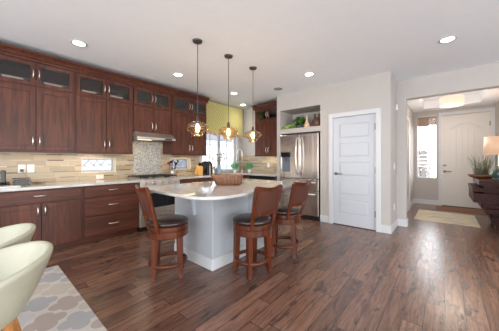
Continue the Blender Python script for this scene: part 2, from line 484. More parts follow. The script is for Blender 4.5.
# door casing in the left entry wall
w = MB(); w.box(-.70, -.675, 6.1, 6.19, 0, 2.2); w.box(-.70, -.675, 7.0, 7.09, 0, 2.2); w.box(-.70, -.675, 6.1, 7.09, 2.2, 2.29)
struct(w.build('trim_1', M['trim'], bevel=.004))
w = MB(); w.box(-1.75, -1.675, PY-.02, PY, 0, 2.065); w.box(-.915, -.84, PY-.02, PY, 0, 2.065); w.box(-1.75, -.84, PY-.02, PY, 2.065, 2.145)
w.box(-1.69, -1.675, PY, PY+.1, 0, 2.065); w.box(-.915, -.90, PY, PY+.1, 0, 2.065); w.box(-1.69, -.90, PY, PY+.1, 2.065, 2.08)
struct(w.build('trim_2', M['trim']))
w = MB(); w.box(-.135, -.065, FY-.02, FY, 0, 2.46); w.box(.865, .935, FY-.02, FY, 0, 2.46); w.box(-.135, .935, FY-.02, FY, 2.46, 2.54)
struct(w.build('trim_3', M['trim']))

# ground outside
struct(MB().box(-16, 14, -4, 20, -.3, -.1).build('ground', M['concrete']))

# ------------------------------------------------------------------ doors
M['aged_nickel'] = plain('aged_nickel', (.30, .29, .28), .35, .9, .04)
def lever(parent, loc, d=-1, mat='aged_nickel'):
    mb = MB(); x, y, z = loc
    mb.tube([(x, y, z), (x, y-.012, z)], .03, 16)
    mb.tube([(x, y-.01, z), (x, y-.055, z)], .01, 10)
    mb.tube([(x, y-.05, z), (x+d*.06, y-.055, z), (x+d*.13, y-.045, z-.004)], .012, 8)
    return mb.build('door_handle', M[mat], parent, smooth=True)
def hinges(parent, x, y, zs):
    for z in zs:
        MB().box(x-.024, x+.004, y-.016, y+.009, z-.055, z+.055).build('hinge', M['aged_nickel'], parent, bevel=.002)
d1 = struct(MB().build('door_1', M['door']))
def panel_door(root_loc, w, h, panels, mat):
    """slab with recessed, raised-centre panels, front faces -y, local origin at lower left."""
    mb = MB(); 
    holed(mb, 'y', 0, .012, 0, w, 0, h, panels)
    mb.box(0, w, .012, .04, 0, h)
    for (a, b, c, d) in panels:
        g = .03
        P0 = [(a+.004,.011,c+.004),(b-.004,.011,c+.004),(b-.004,.011,d-.004),(a+.004,.011,d-.004)]
        P1 = [(a+g,.002,c+g),(b-g,.002,c+g),(b-g,.002,d-g),(a+g,.002,d-g)]
        A = [mb.bm.verts.new(p) for p in P0]; B = [mb.bm.verts.new(p) for p in P1]
        for k in range(4): mb.bm.faces.new((A[k], A[(k+1)%4], B[(k+1)%4], B[k]))
        mb.bm.faces.new(B)
    return mb
bpy.data.objects.remove(d1)
pan = []; z = 2.05-.13
for k in range(5):
    pan.append((.11, .64, z-.27, z)); z -= .27+.09
d1 = panel_door(None, .755, 2.05, pan, None).build('door_1', M['door'], loc=(-1.672, PY+.02, .012)); struct(d1)
lever(d1, (.055, 0, .97), 1); hinges(d1, .755, -.01, (.28, 1.05, 1.82))
d2m = MB(); W2, H2 = .93, 2.445
# front door with arched plank top panel
holed(d2m, 'y', 0, .012, 0, W2, 0, H2, [(.16, .77, .22, .86), (.16, .77, .98, 2.10)])
d2m.box(0, W2, .012, .045, 0, H2)
arc = [(.16, 2.10), (.16, 1.99)] 
n = 14
top = [(.16+.61*k/n, 2.10+.14*sin(pi*k/n)) for k in range(n+1)]
M['door_warm'] = plain('front_door_white', srgb(216, 212, 208), .4, var=.01)
d2 = d2m.build('door_2', M['door_warm'], loc=(-.065, FY+.03, .01)); struct(d2)
pm = MB()
for k in range(5):
    a = .185+k*.113; b = a+.105
    zt = lambda x: 2.03+.10*sin(pi*(x-.16)/.61)
    pm.prism([(a, 1.01), (b, 1.01), (b, zt(b)), ((a+b)/2, zt((a+b)/2)+.003), (a, zt(a))], 'y', .003, .013)
pm.box(.19, .74, .003, .013, .25, .83)
# arch moulding
for k in range(n):
    (xa, za), (xb, zb) = top[k], top[k+1]
    pm.tube([(xa, -.001, za-.04), (xb, -.001, zb-.04)], .009, 6)
pm.build('door_panel', M['door_warm'], d2, bevel=.003)
lever(d2, (.06, 0, .93), 1); hinges(d2, .93, -.015, (.3, 1.2, 2.15))
mb = MB(); mb.tube([(.06, 0, 1.10), (.06, -.02, 1.10)], .032, 18); mb.build('deadbolt', M['nickel'], d2, smooth=True)
struct(MB().box(-.07, .87, FY-.005, FY+.15, 0, .02).build('trim_4', M['darkmetal']))

# ------------------------------------------------------------------ windows
def leaded(nm, y0, y1, z0, z1):
    r = empty(nm, (WX-.12, y0, z0)); struct(r); w_, h_ = y1-y0, z1-z0
    mb = MB(); b = .018
    for (a0, a1, c0, c1) in ((0, w_, 0, b), (0, w_, h_-b, h_), (0, b, b, h_-b), (w_-b, w_, b, h_-b)): mb.box(-.02, .02, a0, a1, c0, c1)
    mb.build('window_frame', M['trim'], r, bevel=.002)
    MB().box(-.004, .004, b, w_-b, b, h_-b).build('glass_pane', M['bevelglass'], r)
    mb = MB(); cy, cz = w_/2, h_/2
    def L(*p): mb.tube([(.007, a, c) for a, c in p], .0065, 6)
    e = b+.012
    L((e, e), (w_-e, e)); L((e, h_-e), (w_-e, h_-e)); L((e, e), (e, h_-e)); L((w_-e, e), (w_-e, h_-e))
    dd = h_*.32
    for s_ in (-1, 0, 1):
        c = cy+s_*w_*.24; ww = w_*.13 if s_ else w_*.09
        L((c-ww, cz), (c, cz+dd), (c+ww, cz), (c, cz-dd), (c-ww, cz))
    L((e, cz), (cy-w_*.37, cz)); L((cy+w_*.37, cz), (w_-e, cz)); L((cy, e), (cy, cz-dd)); L((cy, cz+dd), (cy, h_-e))
    mb.build('lead_pattern', M['lead'], r)
leaded('window_1', 1.09, 1.61, 1.03, 1.28)
leaded('window_2', 2.70, 3.215, 1.03, 1.28)
r = struct(empty('window_3', (WX-.09, 3.56, .95))); w_, h_ = 1.23, 1.07
mb = MB(); b = .05
for (a0, a1, c0, c1) in ((0, w_, 0, b), (0, w_, h_-b, h_), (0, b, b, h_-b), (w_-b, w_, b, h_-b)): mb.box(-.03, .03, a0, a1, c0, c1)
mb.build('window_frame', M['trim'], r, bevel=.003)
MB().box(-.02, .035, w_/2-.03, w_/2+.03, b, h_-b).build('meeting_stile', plain('grey_vinyl', srgb(150, 156, 164), .4), r, bevel=.003)
mb = MB()
for s_ in (0, 1):
    a0 = b if s_ == 0 else w_/2+.03; a1 = w_/2-.03 if s_ == 0 else w_-b
    mb.box(-.012, .012, (a0+a1)/2-.008, (a0+a1)/2+.008, b, h_-b)
    for zz in (.36, .70): mb.box(-.012, .012, a0, a1, zz-.008, zz+.008)
mb.build('muntin', M['lead'], r)
MB().box(-.004, .004, b, w_-b, b, h_-b).build('glass_pane', M['clear'], r)
w = MB(); w.box(WX, WX+.02, 4.79, 4.87, .93, 2.1); w.box(WX, WX+.02, 3.48, 3.56, .93, 2.1)
struct(w.build('trim_5', M['trim'], bevel=.004))
# sidelight
r = struct(empty('window_4', (-.62, FY+.08, .74))); w_, h_ = .45, 1.73
mb = MB(); b = .022
for (a0, a1, c0, c1) in ((0, w_, 0, b), (0, w_, h_-b, h_), (0, b, b, h_-b), (w_-b, w_, b, h_-b)): mb.box(a0, a1, -.03, .03, c0, c1)
mb.build('window_frame', M['trim'], r, bevel=.003)
MB().box(b, w_-b, -.004, .004, b, h_-b).build('glass_pane', M['clear'], r)
o = empty('woven_window_shade', (-.395, FY-.005, 2.21), 0, 'tan woven shade drawn down at the top of the entry sidelight', 'window shade')
mb = MB()
for k in range(8): mb.box(-.21, .21, -.006-.006*(k % 2), .006, .032*k, .032*k+.03)
mb.build('shade_fabric', M['shade_fabric'], o, bevel=.004)
MB().box(-.215, .215, -.018, .004, .255, .285).build('head_rail', M['trim'], o)
# porch seen through the sidelight
o = empty('porch_column', (-.62, 11.0, -.1), 0, 'grey stacked-stone porch column seen through the entry sidelight', 'column')
mb = MB(); 
for k in range(12):
    random.seed(k); x = -.24
    for j in range(3):
        wj = .16
        mb.box(x+random.uniform(-.01,.01), x+wj-.01, -.24-random.uniform(0,.03), .24, k*.14, k*.14+.125); x += wj
mb.build('stone_pier', M['stonecol'], o, bevel=.01)
MB().box(-.29, .29, -.29, .29, 1.68, 1.76).build('cap_stone', M['concrete'], o, bevel=.01)
MB().box(-.15, .15, -.15, .15, 1.76, 3.2).build('post', M['trim'], o)
# neighbouring house and tree line outside the sink window
o = empty('neighbour_house', (-13, 9.5, -.1), 0, 'pale grey neighbouring house seen through the sink window', 'house')
mb = MB(); mb.box(-2, 2, -4, 4, 0, 2.6)
for k in range(16): mb.box(2, 2.02, -4, 4, k*.16, k*.16+.145)
mb.build('siding_wall', plain('pale_siding', srgb(214, 218, 226), .8), o)
MB().prism([(-4.3, 2.6), (4.3, 2.6), (0, 4.2)], 'x', -2.3, 2.3).build('roof', plain('grey_shingle', srgb(112, 114, 120), .9), o)

# ------------------------------------------------------------------ backsplash
bs = MB()
holed(bs, 'x', WX, WX+.012, -1.2, 3.48, .905, 1.37, [(1.09, 1.61, 1.03, 1.28), (2.70, 3.215, 1.03, 1.28), (1.92, 2.47, .905, 1.37)])
bs.box(WX, WX+.012, 1.77, 1.92, 1.37, 1.66); bs.box(WX, WX+.012, 2.47, 2.52, 1.37, 1.66)
bs.box(WX, WX+.012, 4.87, BY, .905, 1.37)
bs.box(WX+.012, -2.98, BY-.012, BY, .905, 1.37)
b1 = bs.build('backsplash', M['tile']); struct(b1)
struct(MB().box(WX, WX+.014, 1.92, 2.47, .905, 1.66).build('trim_6', M['mosaic']))
# cream reveals lining the two small windows
for i, (a0, a1, c0, c1) in enumerate(win[:2]):
    mb = MB(); e = .01
    for (p, q, u, v) in ((a0, a1, c0, c0+e), (a0, a1, c1-e, c1), (a0, a0+e, c0+e, c1-e), (a1-e, a1, c0+e, c1-e)):
        mb.box(WX-.098, WX+.014, p, q, u, v)
    struct(mb.build('trim_%d' % (7+i), M['tile'] if False else plain('cream_reveal', srgb(226, 214, 192), .5, var=.02)))

# ------------------------------------------------------------------ cabinets
def handle_bar(parent, x, z, L, vertical, y0=0.):
    mb = MB()
    if vertical:
        pts = [(x, y0, z-L/2), (x, y0-.022, z-L/2+.006), (x, y0-.032, z-L/4), (x, y0-.034, z), (x, y0-.032, z+L/4), (x, y0-.022, z+L/2-.006), (x, y0, z+L/2)]
    else:
        pts = [(x-L/2, y0, z), (x-L/2+.006, y0-.022, z), (x-L/4, y0-.032, z), (x, y0-.034, z), (x+L/4, y0-.032, z), (x+L/2-.006, y0-.022, z), (x+L/2, y0, z)]
    mb.tube(pts, .0065, 8)
    return mb.build('handle', M['nickel'], parent, smooth=True)

def shaker(root, name, x0, x1, z0, z1, hx=None, hz=None, vert=True, HL=.12, glassy=False, mat='cab_v', st=.06):
    g = .003; x0 += g; x1 -= g; z0 += g; z1 -= g
    mb = MB(); holed(mb, 'y', -.02, 0, x0, x1, z0, z1, [(x0+st, x1-st, z0+st, z1-st)])
    if not glassy: mb.box(x0+st-.005, x1-st+.005, -.011, -.001, z0+st-.005, z1-st+.005)
    d = mb.build(name, M[mat], root, bevel=.0025)
    if glassy: MB().box(x0+st-.004, x1-st+.004, -.012, -.008, z0+st-.004, z1-st+.004).build('glass_pane', M['cabglass'], d)
    if hx is not None: handle_bar(d, hx, hz, HL, vert, -.019)
    return d
def flatdrawer(root, x0, x1, z0, z1, HL=.14):
    g = .003
    mb = MB(); mb.box(x0+g, x1-g, -.02, 0, z0+g, z1-g)
    d = mb.build('drawer', M['cab_h'], root, bevel=.004)
    handle_bar(d, (x0+x1)/2, (z0+z1)/2+.01, HL, False, -.019)
    return d
def carcass(root, w, d, h, z0=0., open_z=None, name='body'):
    mb = MB(); e = .018
    if open_z is None:
        mb.box(0, w, .001, d, z0, h)
    else:
        za, zb = open_z
        mb.box(0, w, .001, d, z0, za); mb.box(0, w, .001, d, zb, h)
        mb.box(0, e, .001, d, za, zb); mb.box(w-e, w, .001, d, za, zb); mb.box(e, w-e, d-e, d, za, zb)
    return mb.build(name, M['cab_v'], root)

def base_unit(origin, rz, w, kind, label):
    r = empty('base_cabinet', origin, rz, label, 'cabinet', 'cherry base cabinets')
    carcass(r, w, .58, .864, .10)
    MB().box(0, w, .07, .58, 0, .10).build('toe_kick', M['cab_h'], r)
    if kind == 'doors':
        flatdrawer(r, 0.02, w-.02, .695, .855); shaker(r, 'door', .02, w/2, .11, .685, w/2-.035, .585); shaker(r, 'door', w/2, w-.02, .11, .685, w/2+.035, .585)
    elif kind == 'drawers':
        for a, b in ((.695, .855), (.415, .685), (.11, .405)): flatdrawer(r, .012, w-.015, a, b)
    elif kind == 'sink':
        shaker(r, 'door', .02, w/2, .11, .855, w/2-.035, .75); shaker(r, 'door', w/2, w-.02, .11, .855, w/2+.035, .75)
    return r
BX = -3.97
Z90 = pi/2
base_unit((BX, -.83, 0), Z90, .90, 'doors', 'cherry base cabinet at the far left behind the cream chairs')
base_unit((BX, .07, 0), Z90, .90, 'doors', 'cherry base cabinet with one drawer over two doors, left of the drawer bank')
base_unit((BX, .97, 0), Z90, .795, 'drawers', 'cherry bank of three drawers directly left of the range')
base_unit((BX, 2.53, 0), Z90, .75, 'drawers', 'cherry base cabinet directly right of the range')
base_unit((BX, 3.28, 0), Z90, 1.13, 'doors', 'cherry base cabinet under the sink window')
base_unit((-3.95, BY-.64, 0), 0, .20, 'sinkx', 'narrow cherry corner base panel left of the dishwasher')
# blind corner body
# dishwasher
r = empty('dishwasher', (-3.745, BY-.64, 0), 0, 'dark stainless dishwasher in the back counter run beside the fridge wall', 'dishwasher')
MB().box(0, .76, .0, .58, .10, .864).build('body', M['darkmetal'], r)
MB().box(.005, .755, -.02, 0, .11, .75).build('door_panel', M['steel'], r, bevel=.005)
MB().box(.005, .755, -.02, 0, .755, .86).build('control_panel', M['blackglass'], r, bevel=.005)
MB().tube([(.08, -.02, .72), (.08, -.05, .72), (.68, -.05, .72), (.68, -.02, .72)], .009, 8).build('handle', M['nickel'], r)

def upper_unit(origin, rz, w, z_low, label, hz=None, glass_handles=True, lightbar=None):
    r = empty('wall_cabinet', origin, rz, label, 'cabinet', 'cherry wall cabinets')
    carcass(r, w, .33, 2.58-origin[2], z_low-origin[2], (2.25-origin[2], 2.55-origin[2]))
    o_ = origin[2]; mid = w/2
    top = 2.215-o_
    hzz = (z_low-o_+.13) if hz is None else hz
    shaker(r, 'door', .012, mid, z_low-o_, top, mid-.035, hzz); shaker(r, 'door', mid, w-.012, z_low-o_, top, mid+.035, hzz)
    MB().box(0, w, -.012, .02, 2.215-o_, 2.235-o_).build('rail', M['cab_h'], r)
    for a, b in ((.03, mid-.012), (mid+.012, w-.03)):
        MB().box(a, b, .12, .29, 2.345-o_, 2.355-o_).build('shelf', M['platter'], r)
        if origin[1] < 1.5 and rz: MB().box(a+.09, b-.10, .10, .118, 2.325-o_, 2.345-o_).build('bright_streak', M['streakglow'], r)  # added glowing bar, stands in for the bright streak in each glass door
    if z_low < 1.5: MB().box(0, w, -.018, .004, 1.343-o_, 1.372-o_).build('light_rail', M['cab_h'], r)
    shaker(r, 'glass_door', .012, mid, 2.235-o_, 2.56-o_, mid-.03, 2.40-o_, glassy=True, st=.05, HL=.11)
    shaker(r, 'glass_door', mid, w-.012, 2.235-o_, 2.56-o_, mid+.03, 2.40-o_, glassy=True, st=.05, HL=.11)
    return r
UX = -4.23
upper_unit((UX, -.80, 0), Z90, .87, 1.37, 'cherry wall cabinet at the far left edge above the backsplash')
upper_unit((UX, .07, 0), Z90, .86, 1.37, 'cherry wall cabinet above the two outlets, left of the small window')
upper_unit((UX, .93, 0), Z90, .84, 1.37, 'cherry wall cabinet above the small leaded window, left of the range hood')
upper_unit((UX, 1.77, 0), Z90, .75, 1.75, 'short cherry wall cabinet directly above the range hood')
upper_unit((UX, 2.52, 0), Z90, .91, 1.37, 'cherry wall cabinet between the range hood and the sink window')
upper_unit((-3.83, BY-.33, 0), 0, .85, 1.37, 'cherry wall cabinet on the back wall beside the fridge alcove')

# crown moulding of the cabinets
crown = [(0, 0), (.02, 0), (.02, .03), (.035, .035), (.05, .06), (.075, .085), (.09, .09), (.09, .115), (-.33, .115), (-.33, 0)]
o = MB().prism([(UX+a, 2.565+b) for a, b in crown], 'y', -.85, 3.455).build('crown_moulding', M['cab_h'])
tag(o, 'long stepped cherry crown moulding along the tops of the left wall cabinets', 'moulding')
o = MB().prism([(BY-.33-a, 2.565+b) for a, b in crown if a > -.3]+[(BY-.01, 2.68), (BY-.01, 2.565)], 'x', -3.89, -2.985).build('crown_moulding', M['cab_h'])
tag(o, 'short cherry crown moulding on the back wall cabinet by the fridge', 'moulding')

# ------------------------------------------------------------------ countertops
def arc_pts(cx, cy, r, a0, a1, n=6):
    return [(cx+r*cos(radians(a0+(a1-a0)*k/n)), cy+r*sin(radians(a0+(a1-a0)*k/n))) for k in range(n+1)]
o = MB().box(WX+.012, -3.925, -.85, 1.763, .866, .905).build('countertop', M['quartz'], bevel=.006)
tag(o, 'pale quartz countertop running left of the range', 'countertop')
o = MB().prism([(WX+.012, 2.533), (-3.925, 2.533), (-3.925, BY-.66), (-2.985, BY-.66), (-2.985, BY-.012), (WX+.012, BY-.012)], 'z', .866, .905).build('countertop', M['quartz'], bevel=.006)
tag(o, 'pale quartz L-shaped countertop right of the range under the sink window', 'countertop')
ix0, ix1, iy0, iy1 = -2.83, -1.52, 1.24, 3.12
pl = arc_pts(ix0+.12, iy0+.12, .12, 180, 270)+arc_pts(ix1-.28, iy0+.28, .28, 270, 360)+arc_pts(ix1-.28, iy1-.28, .28, 0, 90)+arc_pts(ix0+.12, iy1-.12, .12, 90, 180)
o = MB().prism(pl, 'z', .880, .91).build('island_countertop', M['quartz'], bevel=.007)
tag(o, 'pale polished quartz island top with rounded corners', 'countertop')

# ------------------------------------------------------------------ island base
isl = empty('kitchen_island', (-2.36, 2.3, 0), 0, 'pale blue-grey painted kitchen island with white baseboard', 'kitchen island')
X0, X1, Y0, Y1 = -.37, .37, -.60, .62
MB().box(X0, X1, Y0, Y1, 0, .871).build('body', M['island'], isl)
mb = MB(); t2 = .018
mb.box(X0-t2, X1+t2, Y0-t2, Y0, 0, .13); mb.box(X1, X1+t2, Y0, Y1, 0, .13); mb.box(X0-t2, X0, Y0, Y1, 0, .13); mb.box(X0-t2, X1+t2, Y1, Y1+t2, 0, .13)
mb.build('baseboard', M['trim'], isl, bevel=.005)
for cx_ in (X0, X1): MB().box(cx_-.012, cx_+.012, Y0-.01, Y0+.02, .13, .871).build('corner_trim', M['island'], isl, bevel=.002)

def corbel(x, y, face):
    mb = MB(); 
    prof = [(0, .871), (.24, .871), (.24, .845), (.12, .82), (.06, .74), (.04, .58), (0, .58)]
    if face == 'y': mb.prism([(y-a, b) for a, b in prof], 'x', x-.035, x+.035)
    else: mb.prism([(x+a, b) for a, b in prof], 'y', y-.035, y+.035)
    mb.build('corbel', M['island'], isl, bevel=.004)
corbel(.043, Y0, 'y'); corbel(X1, .05, 'x')


# ------------------------------------------------------------------ range
rg = empty('range', (-3.95, 1.768, 0), Z90, 'stainless gas range with black grates between the cherry cabinets', 'range')
Wr = .757
MB().box(0, Wr, .01, .60, .09, .90).build('body', M['steel'], rg)
MB().box(0.02, Wr-.02, .06, .55, 0, .09).build('kick', M['black'], rg)
MB().box(.0, Wr, -.02, .60, .90, .918).build('cooktop', M['steel'], rg, bevel=.004)
MB().prism([(-.035, .78), (.01, .78), (.01, .90), (-.02, .90)], 'x', 0, Wr).build('control_panel', M['steel'], rg, bevel=.004)
for k in range(5):
    x = .09+k*.145
    MB().tube([(x, -.02, .84), (x, -.06, .836)], [.024, .02], 16).build('knob', M['nickel'], rg, smooth=False, bevel=.002)
dm = holed(MB(), 'y', -.03, .0, .005, Wr-.005, .30, .77, [(.09, Wr-.09, .40, .66)])
od = dm.build('oven_door', M['steel'], rg, bevel=.004)
MB().box(.085, Wr-.085, -.024, -.004, .395, .665).build('oven_window', M['blackglass'], od)
MB().tube([(.06, -.03, .715), (.06, -.075, .715), (Wr-.06, -.075, .715), (Wr-.06, -.03, .715)], .012, 10).build('handle', M['nickel'], od, smooth=False)
MB().box(.005, Wr-.005, -.028, .0, .095, .29).build('drawer', M['steel'], rg, bevel=.004)
for (bx, by) in ((.17, .15), (.17, .43), (.59, .15), (.59, .43), (.38, .29)):
    MB().lathe([(.05, .918), (.05, .93), (.03, .938), (0.001, .938)], 20, (bx, by, 0)).build('burner', M['black'], rg, smooth=False)
for k in range(3):
    mb = MB(); a = .03+k*.235; b = a+.225
    for y in (.04, .29, .54): mb.box(a, b, y-.007, y+.007, .938, .956)
    for x in (a, (a+b)/2, b): mb.box(x-.007, x+.007, .04, .54, .938, .956)
    for x in (a, b):
        for y in (.04, .54): mb.box(x-.007, x+.007, y-.007, y+.007, .918, .94)
    mb.build('grate', M['black'], rg, bevel=.002)
# hood
hd = empty('range_hood', (-4.05, 1.772, 1.62), Z90, 'slim stainless range hood under the short cabinet', 'range hood')
Wh = .745
MB().prism([(0, 0), (.50, 0), (.50, .128), (.12, .128), (0, .035)], 'x', 0, Wh).build('hood_shell', M['steel'], hd, bevel=.004)
MB().box(.52, .66, -.004, .0, .006, .03).build('control_panel', M['blackglass'], hd)
MB().box(.08, .32, .12, .18, -.008, .002).build('light_lens', M['led'], hd)
for i in range(2): MB().box(.05+i*.33, .36+i*.33, .2, .46, -.006, .001).build('filter', M['darkmetal'], hd)
area('hood_lamp', (-4.20, 1.97, 1.605), (0, 0, 0), .1, .25, .7, (1, .84, .62))

# under-cabinet lights
def strip(x, y, L, rz, label):
    r = empty('under_cabinet_light', (x, y, 1.352), rz, label, 'light', 'under-cabinet light bars')
    MB().box(-L/2, L/2, -.02, .02, .006, .018).build('housing', M['whiteplastic'], r)
    MB().box(-L/2+.01, L/2-.01, -.014, .014, 0, .006).build('lens', M['led'], r)
for y, L, lb, p in ((.50, .5, 'light bar under the wall cabinet above the outlets', .4), (1.18, .42, 'light bar under the wall cabinet above the small leaded window', .9), (2.95, .5, 'light bar under the wall cabinet right of the hood', .5)):
    strip(-4.34, y, L, Z90, lb); area('cabinet_glow', (-4.36, y, 1.35), (0, 0, 0), .03, L, p, (1, .78, .50))
strip(-3.40, BY-.22, .5, 0, 'light bar under the back wall cabinet'); area('cabinet_glow', (-3.40, BY-.10, 1.345), (0, 0, 0), .5, .03, .5, (1, .82, .6))

# outlets and switches
def plate(loc, rz, w, h, label, kind='outlet'):
    r = empty('wall_outlet' if kind == 'outlet' else 'light_switch', loc, rz, label, 'outlet' if kind == 'outlet' else 'switch')
    MB().box(-w/2, w/2, -.006, 0, -h/2, h/2).build('cover_plate', M['whiteplastic'], r, bevel=.002)
    mb = MB()
    if kind == 'outlet':
        for s_ in (-1, 1):
            if h > w: mb.box(-.016, .016, -.009, -.006, s_*.025-.014, s_*.025+.014)
            else: mb.box(s_*.025-.014, s_*.025+.014, -.009, -.006, -.016, .016)
        mb.build('socket', M['whiteplastic'], r, bevel=.002)
    else: mb.box(-.012, .012, -.012, -.006, -.03, .03).build('rocker', M['whiteplastic'], r, bevel=.002)
    return r
plate((WX+.013, .392, 1.12), Z90, .075, .115, 'white outlet with a black plug in it above the left counter')
plate((WX+.013, .485, 1.12), Z90, .075, .115, 'white blank-looking outlet just right of the plugged one')
plate((WX+.013, 1.355, .935+.02), Z90, .115, .072, 'white sideways outlet under the small leaded window')
plate((-3.62, BY-.013, 1.11), 0, .075, .115, 'white outlet on the back wall backsplash near the fridge')
plate((-.699, 4.84, 1.13), Z90, .075, .115, 'white wall switch beside the pantry corner', 'switch')
plate((-.699, 4.84, .40), Z90, .075, .115, 'white low outlet on the short wall right of the pantry')
r = empty('wall_sensor', (-.699, 5.05, 2.22), Z90, 'small white sensor box high on the short wall by the entry', 'sensor')
MB().box(-.05, .05, -.03, 0, -.055, .055).build('housing', M['whiteplastic'], r, bevel=.01)
MB().box(-.03, .03, -.033, -.028, -.045, -.015).build('lens', M['trim'], r, bevel=.003)
# plug and cable
o = empty('charger_cable', (WX+.03, .39, 1.095), 0, 'black plug with a thin cable trailing onto the left counter', 'cable')
MB().box(-.006, .035, -.018, .018, -.018, .018).build('plug', M['black'], o, bevel=.004)
pts = [(.02, 0, -.01)]
for k in range(60):
    t_ = k/59
    if t_ < .35: q = t_/.35; pts.append((.03+.05*q, .10*q, -.01-.165*q))
    else:
        q = (t_-.35)/.65; a = q*4.3*pi
        pts.append((.12+.045*cos(a)-.04*(1-q), .14+.06*q+.05*sin(a), -.182+.012*q+.006*sin(a*2)))
MB().tube(pts, .0035, 6).build('cord', plain('tan_cord', srgb(120, 100, 80), .6), o, smooth=True)

# ------------------------------------------------------------------ fridge
fr = empty('refrigerator', (-2.875, PY-.045, 0), 0, 'stainless french-door refrigerator with water dispenser in the alcove', 'refrigerator')
Wf = .93
MB().box(.01, Wf-.01, .05, .56, .02, 1.80).build('body', M['darkmetal'], fr)
sp = .50
ld = holed(MB(), 'y', 0, .048, .006, sp-.004, .852, 1.80, [(.05, .27, .985, 1.33)]); 
ld = ld.build('door', M['fridge'], fr, bevel=.008)
rd = MB().box(sp+.004, Wf-.006, 0, .048, .852, 1.80).build('door', M['fridge'], fr, bevel=.008)
dsp = MB().box(.045, .275, .03, .05, .98, 1.33).build('dispenser_recess', plain('dispenser_grey', srgb(120, 132, 146), .25, .6), fr)
MB().box(.04, .28, -.006, .03, 1.31, 1.415).build('dispenser_display', M['blackglass'], fr, bevel=.003)
MB().box(.05, .27, -.002, .03, .975, .99).build('drip_tray', M['fridge'], fr)
MB().tube([(.16, .02, 1.31), (.16, .01, 1.22)], .02, 12).build('spout', M['darkmetal'], fr)
for x, dr, s_ in ((sp-.045, ld, 1), (sp+.045, rd, -1)):
    MB().tube([(x, 0, 1.02-.08), (x, -.05, 1.0), (x-s_*.008, -.062, 1.2), (x-s_*.012, -.066, 1.34), (x-s_*.008, -.062, 1.5), (x, -.05, 1.68), (x, 0, 1.74)], .014, 10).build('handle', M['nickel'], dr, smooth=True)
for z0, z1 in ((.61, .842), (.09, .60)):
    dw = MB().box(.006, Wf-.006, 0, .048, z0, z1).build('drawer', M['fridge'], fr, bevel=.008)
    zz = z1-.06
    MB().tube([(.08, 0, zz), (.08, -.05, zz), (.3, -.062, zz+.004), (.63, -.062, zz+.004), (Wf-.08, -.05, zz), (Wf-.08, 0, zz)], .013, 10).build('handle', M['nickel'], dw, smooth=True)
MB().box(.02, Wf-.02, .03, .10, 0.0, .085).build('kick_grille', M['black'], fr)

# ------------------------------------------------------------------ lights overhead
def downlight(x, y, label, z=CZ, power=9):
    r = empty('recessed_light', (x, y, z), 0, label, 'ceiling light', 'recessed ceiling lights')
    MB().lathe([(.062, 0), (.092, 0), (.09, -.006), (.066, -.004), (.062, 0)], 28, caps=False).build('trim_ring', M['trim'], r, smooth=True)
    MB().lathe([(.0, -.0035), (.064, -.0035), (.064, -.001), (0, -.001)], 24, caps=False).build('lens', M['downlight'], r)
    l = bpy.data.lights.new('downlight', 'SPOT'); l.energy = power; l.spot_size = radians(125); l.spot_blend = .7; l.color = (1, .92, .82); l.shadow_soft_size = .06
    q = bpy.data.objects.new('downlight_source', l); COL.objects.link(q); q.location = (x, y, z-.02)
for x, y, lb in ((-3.587, .834, 'recessed light nearest the left wall cabinets'), (-3.581, 2.27, 'recessed light in front of the hood cabinet'),
                 (-1.813, 3.741, 'recessed light in front of the fridge alcove wall'), (.024, 3.784, 'recessed light at the right before the entry'),
                 (-3.611, 3.711, 'recessed light between the second and third pendants'), (-4.17, 4.63, 'recessed light in the corner above the sink')):
    downlight(x, y, lb)
r = empty('ceiling_vent', (-2.68, 4.08, CZ), 0, 'small round grey ceiling vent near the fridge wall', 'vent')
MB().lathe([(.0, -.004), (.045, -.012), (.09, -.006), (.09, 0)], 24, caps=False).build('vent_cover', plain('vent_grey', srgb(140, 140, 142), .5), r, smooth=True)

def pendant(x, y, label):
    r = empty('pendant_light', (x, y, CZ), 0, label, 'pendant light', 'amber glass pendants over the island')
    MB().lathe([(.001, -.034), (.02, -.034), (.055, -.022), (.062, -.004), (.062, 0)], 28).build('canopy', M['darkmetal'], r, smooth=True)
    MB().tube([(0, 0, -.03), (0, 0, -.97)], .0045, 8).build('cord', M['darkmetal'], r)
    MB().lathe([(.001, -.955), (.012, -.955), (.018, -.975), (.022, -1.0), (.022, -1.045), (.001, -1.045)], 20).build('socket', M['darkmetal'], r, smooth=True)
    prof = [(.024, -1.015), (.06, -1.022), (.10, -1.042), (.130, -1.068), (.139, -1.095), (.130, -1.120), (.102, -1.144), (.08, -1.160), (.070, -1.178), (.074, -1.205)]
    MB().lathe(prof, 60, caps=False, rib=.01, nrib=12).build('glass_shade', M['amber'], r, smooth=True, solid=.004)
    MB().lathe([(.001, -1.045), (.012, -1.05), (.02, -1.08), (.026, -1.11), (.02, -1.14), (.001, -1.155)], 20).build('bulb', M['bulb'], r, smooth=True)
    l = bpy.data.lights.new('pendant_glow', 'POINT'); l.energy = 3.5; l.color = (1, .8, .55); l.shadow_soft_size = .03
    q = bpy.data.objects.new('pendant_glow', l); COL.objects.link(q); q.location = (x, y, CZ-1.19)
pendant(-2.375, 1.783, 'amber glass pendant nearest the camera, leftmost of the three')
pendant(-2.376, 2.328, 'amber glass pendant in the middle of the three, before the window')
pendant(-2.38, 2.888, 'amber glass pendant farthest away, rightmost of the three')

